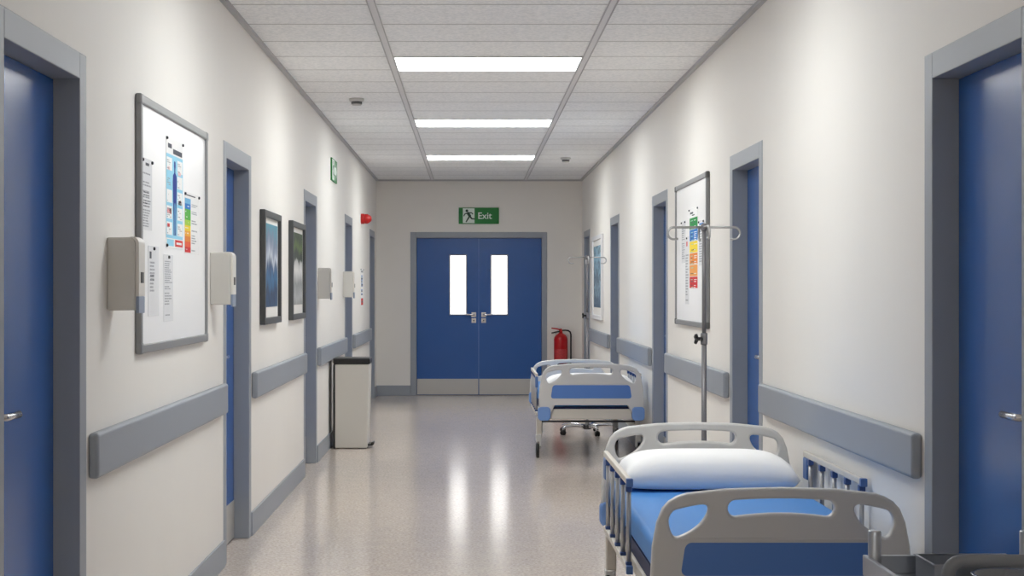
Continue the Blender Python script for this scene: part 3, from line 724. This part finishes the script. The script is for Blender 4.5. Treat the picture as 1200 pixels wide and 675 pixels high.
# ------------------------------------------------------------------ drip stands
def drip_stand(x, y, a0, rad, label):
    t = empty('drip_stand', (x, y, 0), 0, label, 'drip stand', 'drip stands')
    bm = new_bm(); lathe(bm, [(0.0,0.045),(0.036,0.045),(0.042,0.055),(0.040,0.088),(0.022,0.10),(0.017,0.125)], 20); obj('base_hub', bm, M['detdark'], t)
    for k in range(5):
        a = math.radians(a0 + 72*k); c, s = math.cos(a), math.sin(a)
        bm = new_bm(); tube(bm, [(0.02*c,0.02*s,0.072),(0.10*c,0.10*s,0.082),(0.6*rad*c,0.6*rad*s,0.086),((rad-0.03)*c,(rad-0.03)*s,0.080),(rad*c,rad*s,0.066),(rad*c,rad*s,0.046)], [0.02,0.019,0.016,0.015,0.015,0.011], 10)
        leg = obj('leg', bm, M['chrome'], t)
        bm = new_bm()
        for o_ in (-0.013, 0.013):
            lathe(bm, [(0.008,-0.008),(0.0225,-0.008),(0.0245,-0.004),(0.0245,0.004),(0.0225,0.008),(0.008,0.008)], 18, Matrix.Translation((rad*c - s*o_, rad*s + c*o_, 0.0245)) @ Matrix.Rotation(a, 4, 'Z') @ Matrix.Rotation(PI/2, 4, 'X'))
        obj('caster', bm, M['rubber'], leg)
    bm = new_bm(); tube(bm, [(0,0,0.10),(0,0,1.15)], 0.0135, 14); obj('lower_pole', bm, M['pole'], t)
    bm = new_bm(); tube(bm, [(0,0,1.15),(0,0,1.75)], 0.0105, 14); obj('upper_pole', bm, M['pole'], t)
    bm = new_bm(); lathe(bm, [(0.0165,1.135),(0.018,1.14),(0.018,1.19),(0.0155,1.195)], 18); obj('collar', bm, M['pole'], t)
    bm = new_bm()
    tube(bm, [(-0.012,-0.012,1.165),(-0.04,-0.022,1.165)], 0.010, 10)
    for k in range(4):
        a = k*PI/2 + 0.5; tube(bm, [(-0.04,-0.022,1.165),(-0.046, -0.022+0.024*math.cos(a), 1.165+0.026*math.sin(a))], [0.011,0.0085], 8)
    obj('clamp_knob', bm, M['black'], t)
    bm = new_bm(); lathe(bm, [(0.014,1.722),(0.016,1.727),(0.016,1.752),(0.010,1.760),(0,1.761)], 16); obj('top_cap', bm, M['pole'], t)
    zb = 1.740; R = 0.187; cr = 0.031
    for k in range(4):
        a = k*PI/2; c, s = math.cos(a), math.sin(a); pts = [(0.008, zb), (R-cr, zb)]
        for q in range(1, 13): th = PI/2 - PI*q/12; pts.append((R-cr+cr*math.cos(th), zb-cr+cr*math.sin(th)))
        pts.append((R-cr-0.022, zb-2*cr+0.002))
        bm = new_bm(); tube(bm, [(u*c, u*s, v) for u, v in pts], 0.0062, 10); obj('hook', bm, M['steel'], t)
drip_stand(1.203, 8.05, 180, 0.29, 'chrome drip stand rising behind the nearer bed')
drip_stand(1.150, 15.40, 213, 0.295, 'chrome drip stand behind the farther bed, near the fire extinguisher')

# ------------------------------------------------------------------ steel trolley with basins
TX0, TX1, TY0, TY1 = 0.985, 1.41, 3.18, 3.925
t = empty('instrument_trolley', ((TX0+TX1)/2, (TY0+TY1)/2, 0), 0, 'grey steel trolley with corner posts beside the foot of the nearer bed', 'trolley')
hx, hy = (TX1-TX0)/2, (TY1-TY0)/2
def tray(name, z0, z1):
    bm = new_bm(); w = 0.012
    box(bm, -hx, hx, -hy, hy, z0, z0+0.006)
    for q in ((-hx, -hx+w, -hy, hy), (hx-w, hx, -hy, hy), (-hx+w, hx-w, -hy, -hy+w), (-hx+w, hx-w, hy-w, hy)): box(bm, q[0], q[1], q[2], q[3], z0+0.006, z1)
    return obj(name, bm, M['cart'], t, bevel=0.002)
tray('top_tray', 0.700, 0.751); tray('lower_shelf', 0.28, 0.32)
for sx in (-1, 1):
    for sy in (-1, 1):
        x, y = sx*(hx-0.0235), sy*(hy-0.026)
        bm = new_bm(); tube(bm, [(x, y, 0.12), (x, y, 0.812), (x, y, 0.816)], [0.016, 0.016, 0.014], 18)
        obj('post', bm, M['cart'], t)
        bm = new_bm(); box(bm, x-0.016, x+0.016, y-0.02, y+0.02, 0.09, 0.122); box(bm, x-0.016, x-0.012, y-0.015, y+0.015, 0.04, 0.10); box(bm, x+0.012, x+0.016, y-0.015, y+0.015, 0.04, 0.10)
        c = obj('caster', bm, M['cart'], t)
        bm = new_bm(); lathe(bm, [(0.01,-0.011),(0.045,-0.011),(0.05,-0.006),(0.05,0.006),(0.045,0.011),(0.01,0.011)], 24, Matrix.Translation((x, y, 0.05)) @ Matrix.Rotation(PI/2, 4, 'Y')); obj('wheel', bm, M['rubber'], c)
# push handle: across the near end, both ends bent down on to the tray
hyy, hz = 3.40 - (TY0+TY1)/2, 0.826
xa, xb, rr = 1.040 - (TX0+TX1)/2, 1.372 - (TX0+TX1)/2, 0.03
pts = [(xa, hyy, 0.706), (xa, hyy, hz-rr)]
for q in range(1, 7): a = PI/2*q/6; pts.append((xa + rr*(1-math.cos(a)), hyy, hz-rr+rr*math.sin(a)))
for q in range(0, 7): a = PI/2*q/6; pts.append((xb - rr + rr*math.sin(a), hyy, hz-rr+rr*math.cos(a)))
pts.append((xb, hyy, 0.706))
bm = new_bm(); tube(bm, pts, 0.0145, 18); obj('handle', bm, M['carthandle'], t)

bm = new_bm(); x0, x1, y0, y1, z0, z1, w = -0.11, 0.11, -0.078, 0.078, 0, 0.0555, 0.003
box(bm, x0+0.008, x1-0.008, y0+0.008, y1-0.008, z0, z0+0.003)
for q in ((x0, x0+w, y0, y1), (x1-w, x1, y0, y1), (x0+w, x1-w, y0, y0+w), (x0+w, x1-w, y1-w, y1)): box(bm, q[0], q[1], q[2], q[3], z0+0.001, z1)
box(bm, x0-0.004, x0+w, y0-0.004, y1+0.004, z1-0.002, z1+0.001); box(bm, x1-w, x1+0.004, y0-0.004, y1+0.004, z1-0.002, z1+0.001)
box(bm, x0+w, x1-w, y0-0.004, y0+w, z1-0.002, z1+0.001); box(bm, x0+w, x1-w, y1-w, y1+0.004, z1-0.002, z1+0.001)
tag(obj('instrument_tray', bm, M['cart'], loc=(1.213, 3.792, 0.7062)), 'rectangular steel instrument tray standing in the trolley top', 'tray')
bm = new_bm(); lathe(bm, [(0.0,0.0),(0.045,0.0),(0.062,0.012),(0.076,0.036),(0.080,0.050),(0.086,0.052),(0.086,0.054),(0.078,0.0535),(0.073,0.036),(0.058,0.014),(0.043,0.003),(0.0,0.003)], 40)
M['bowl'] = mat('polished_bowl_steel', S(128,131,138), 0.2, 0.95)
tag(obj('steel_bowl', bm, M['bowl'], loc=(1.243, 3.60, 0.7062)), 'round steel bowl on the trolley under its dark handle', 'bowl')

# ------------------------------------------------------------------ world, camera, view
w = bpy.data.worlds.new('world'); SC.world = w; w.use_nodes = True
w.node_tree.nodes['Background'].inputs[0].default_value = (0.5, 0.5, 0.52, 1); w.node_tree.nodes['Background'].inputs[1].default_value = 0.1

cd = bpy.data.cameras.new('camera'); cam = bpy.data.objects.new('camera', cd); COL.objects.link(cam)
cam.location = (0, 0, 1.416); cam.rotation_euler = (PI/2, 0, 0)
cd.sensor_width = 36; cd.lens = 36*1830/1200; cd.shift_x = 48.5/1200; cd.shift_y = 2.5/1200; cd.clip_start = 0.05
SC.camera = cam
SC.view_settings.view_transform = 'Standard'; SC.view_settings.look = 'None'; SC.view_settings.gamma = 1; SC.view_settings.use_curve_mapping = False
SC.view_settings.exposure = 0.36
SC.cycles.use_denoising = True
SC.cycles.max_bounces = 16; SC.cycles.diffuse_bounces = 14; SC.cycles.glossy_bounces = 6
SC.cycles.sample_clamp_indirect = 6
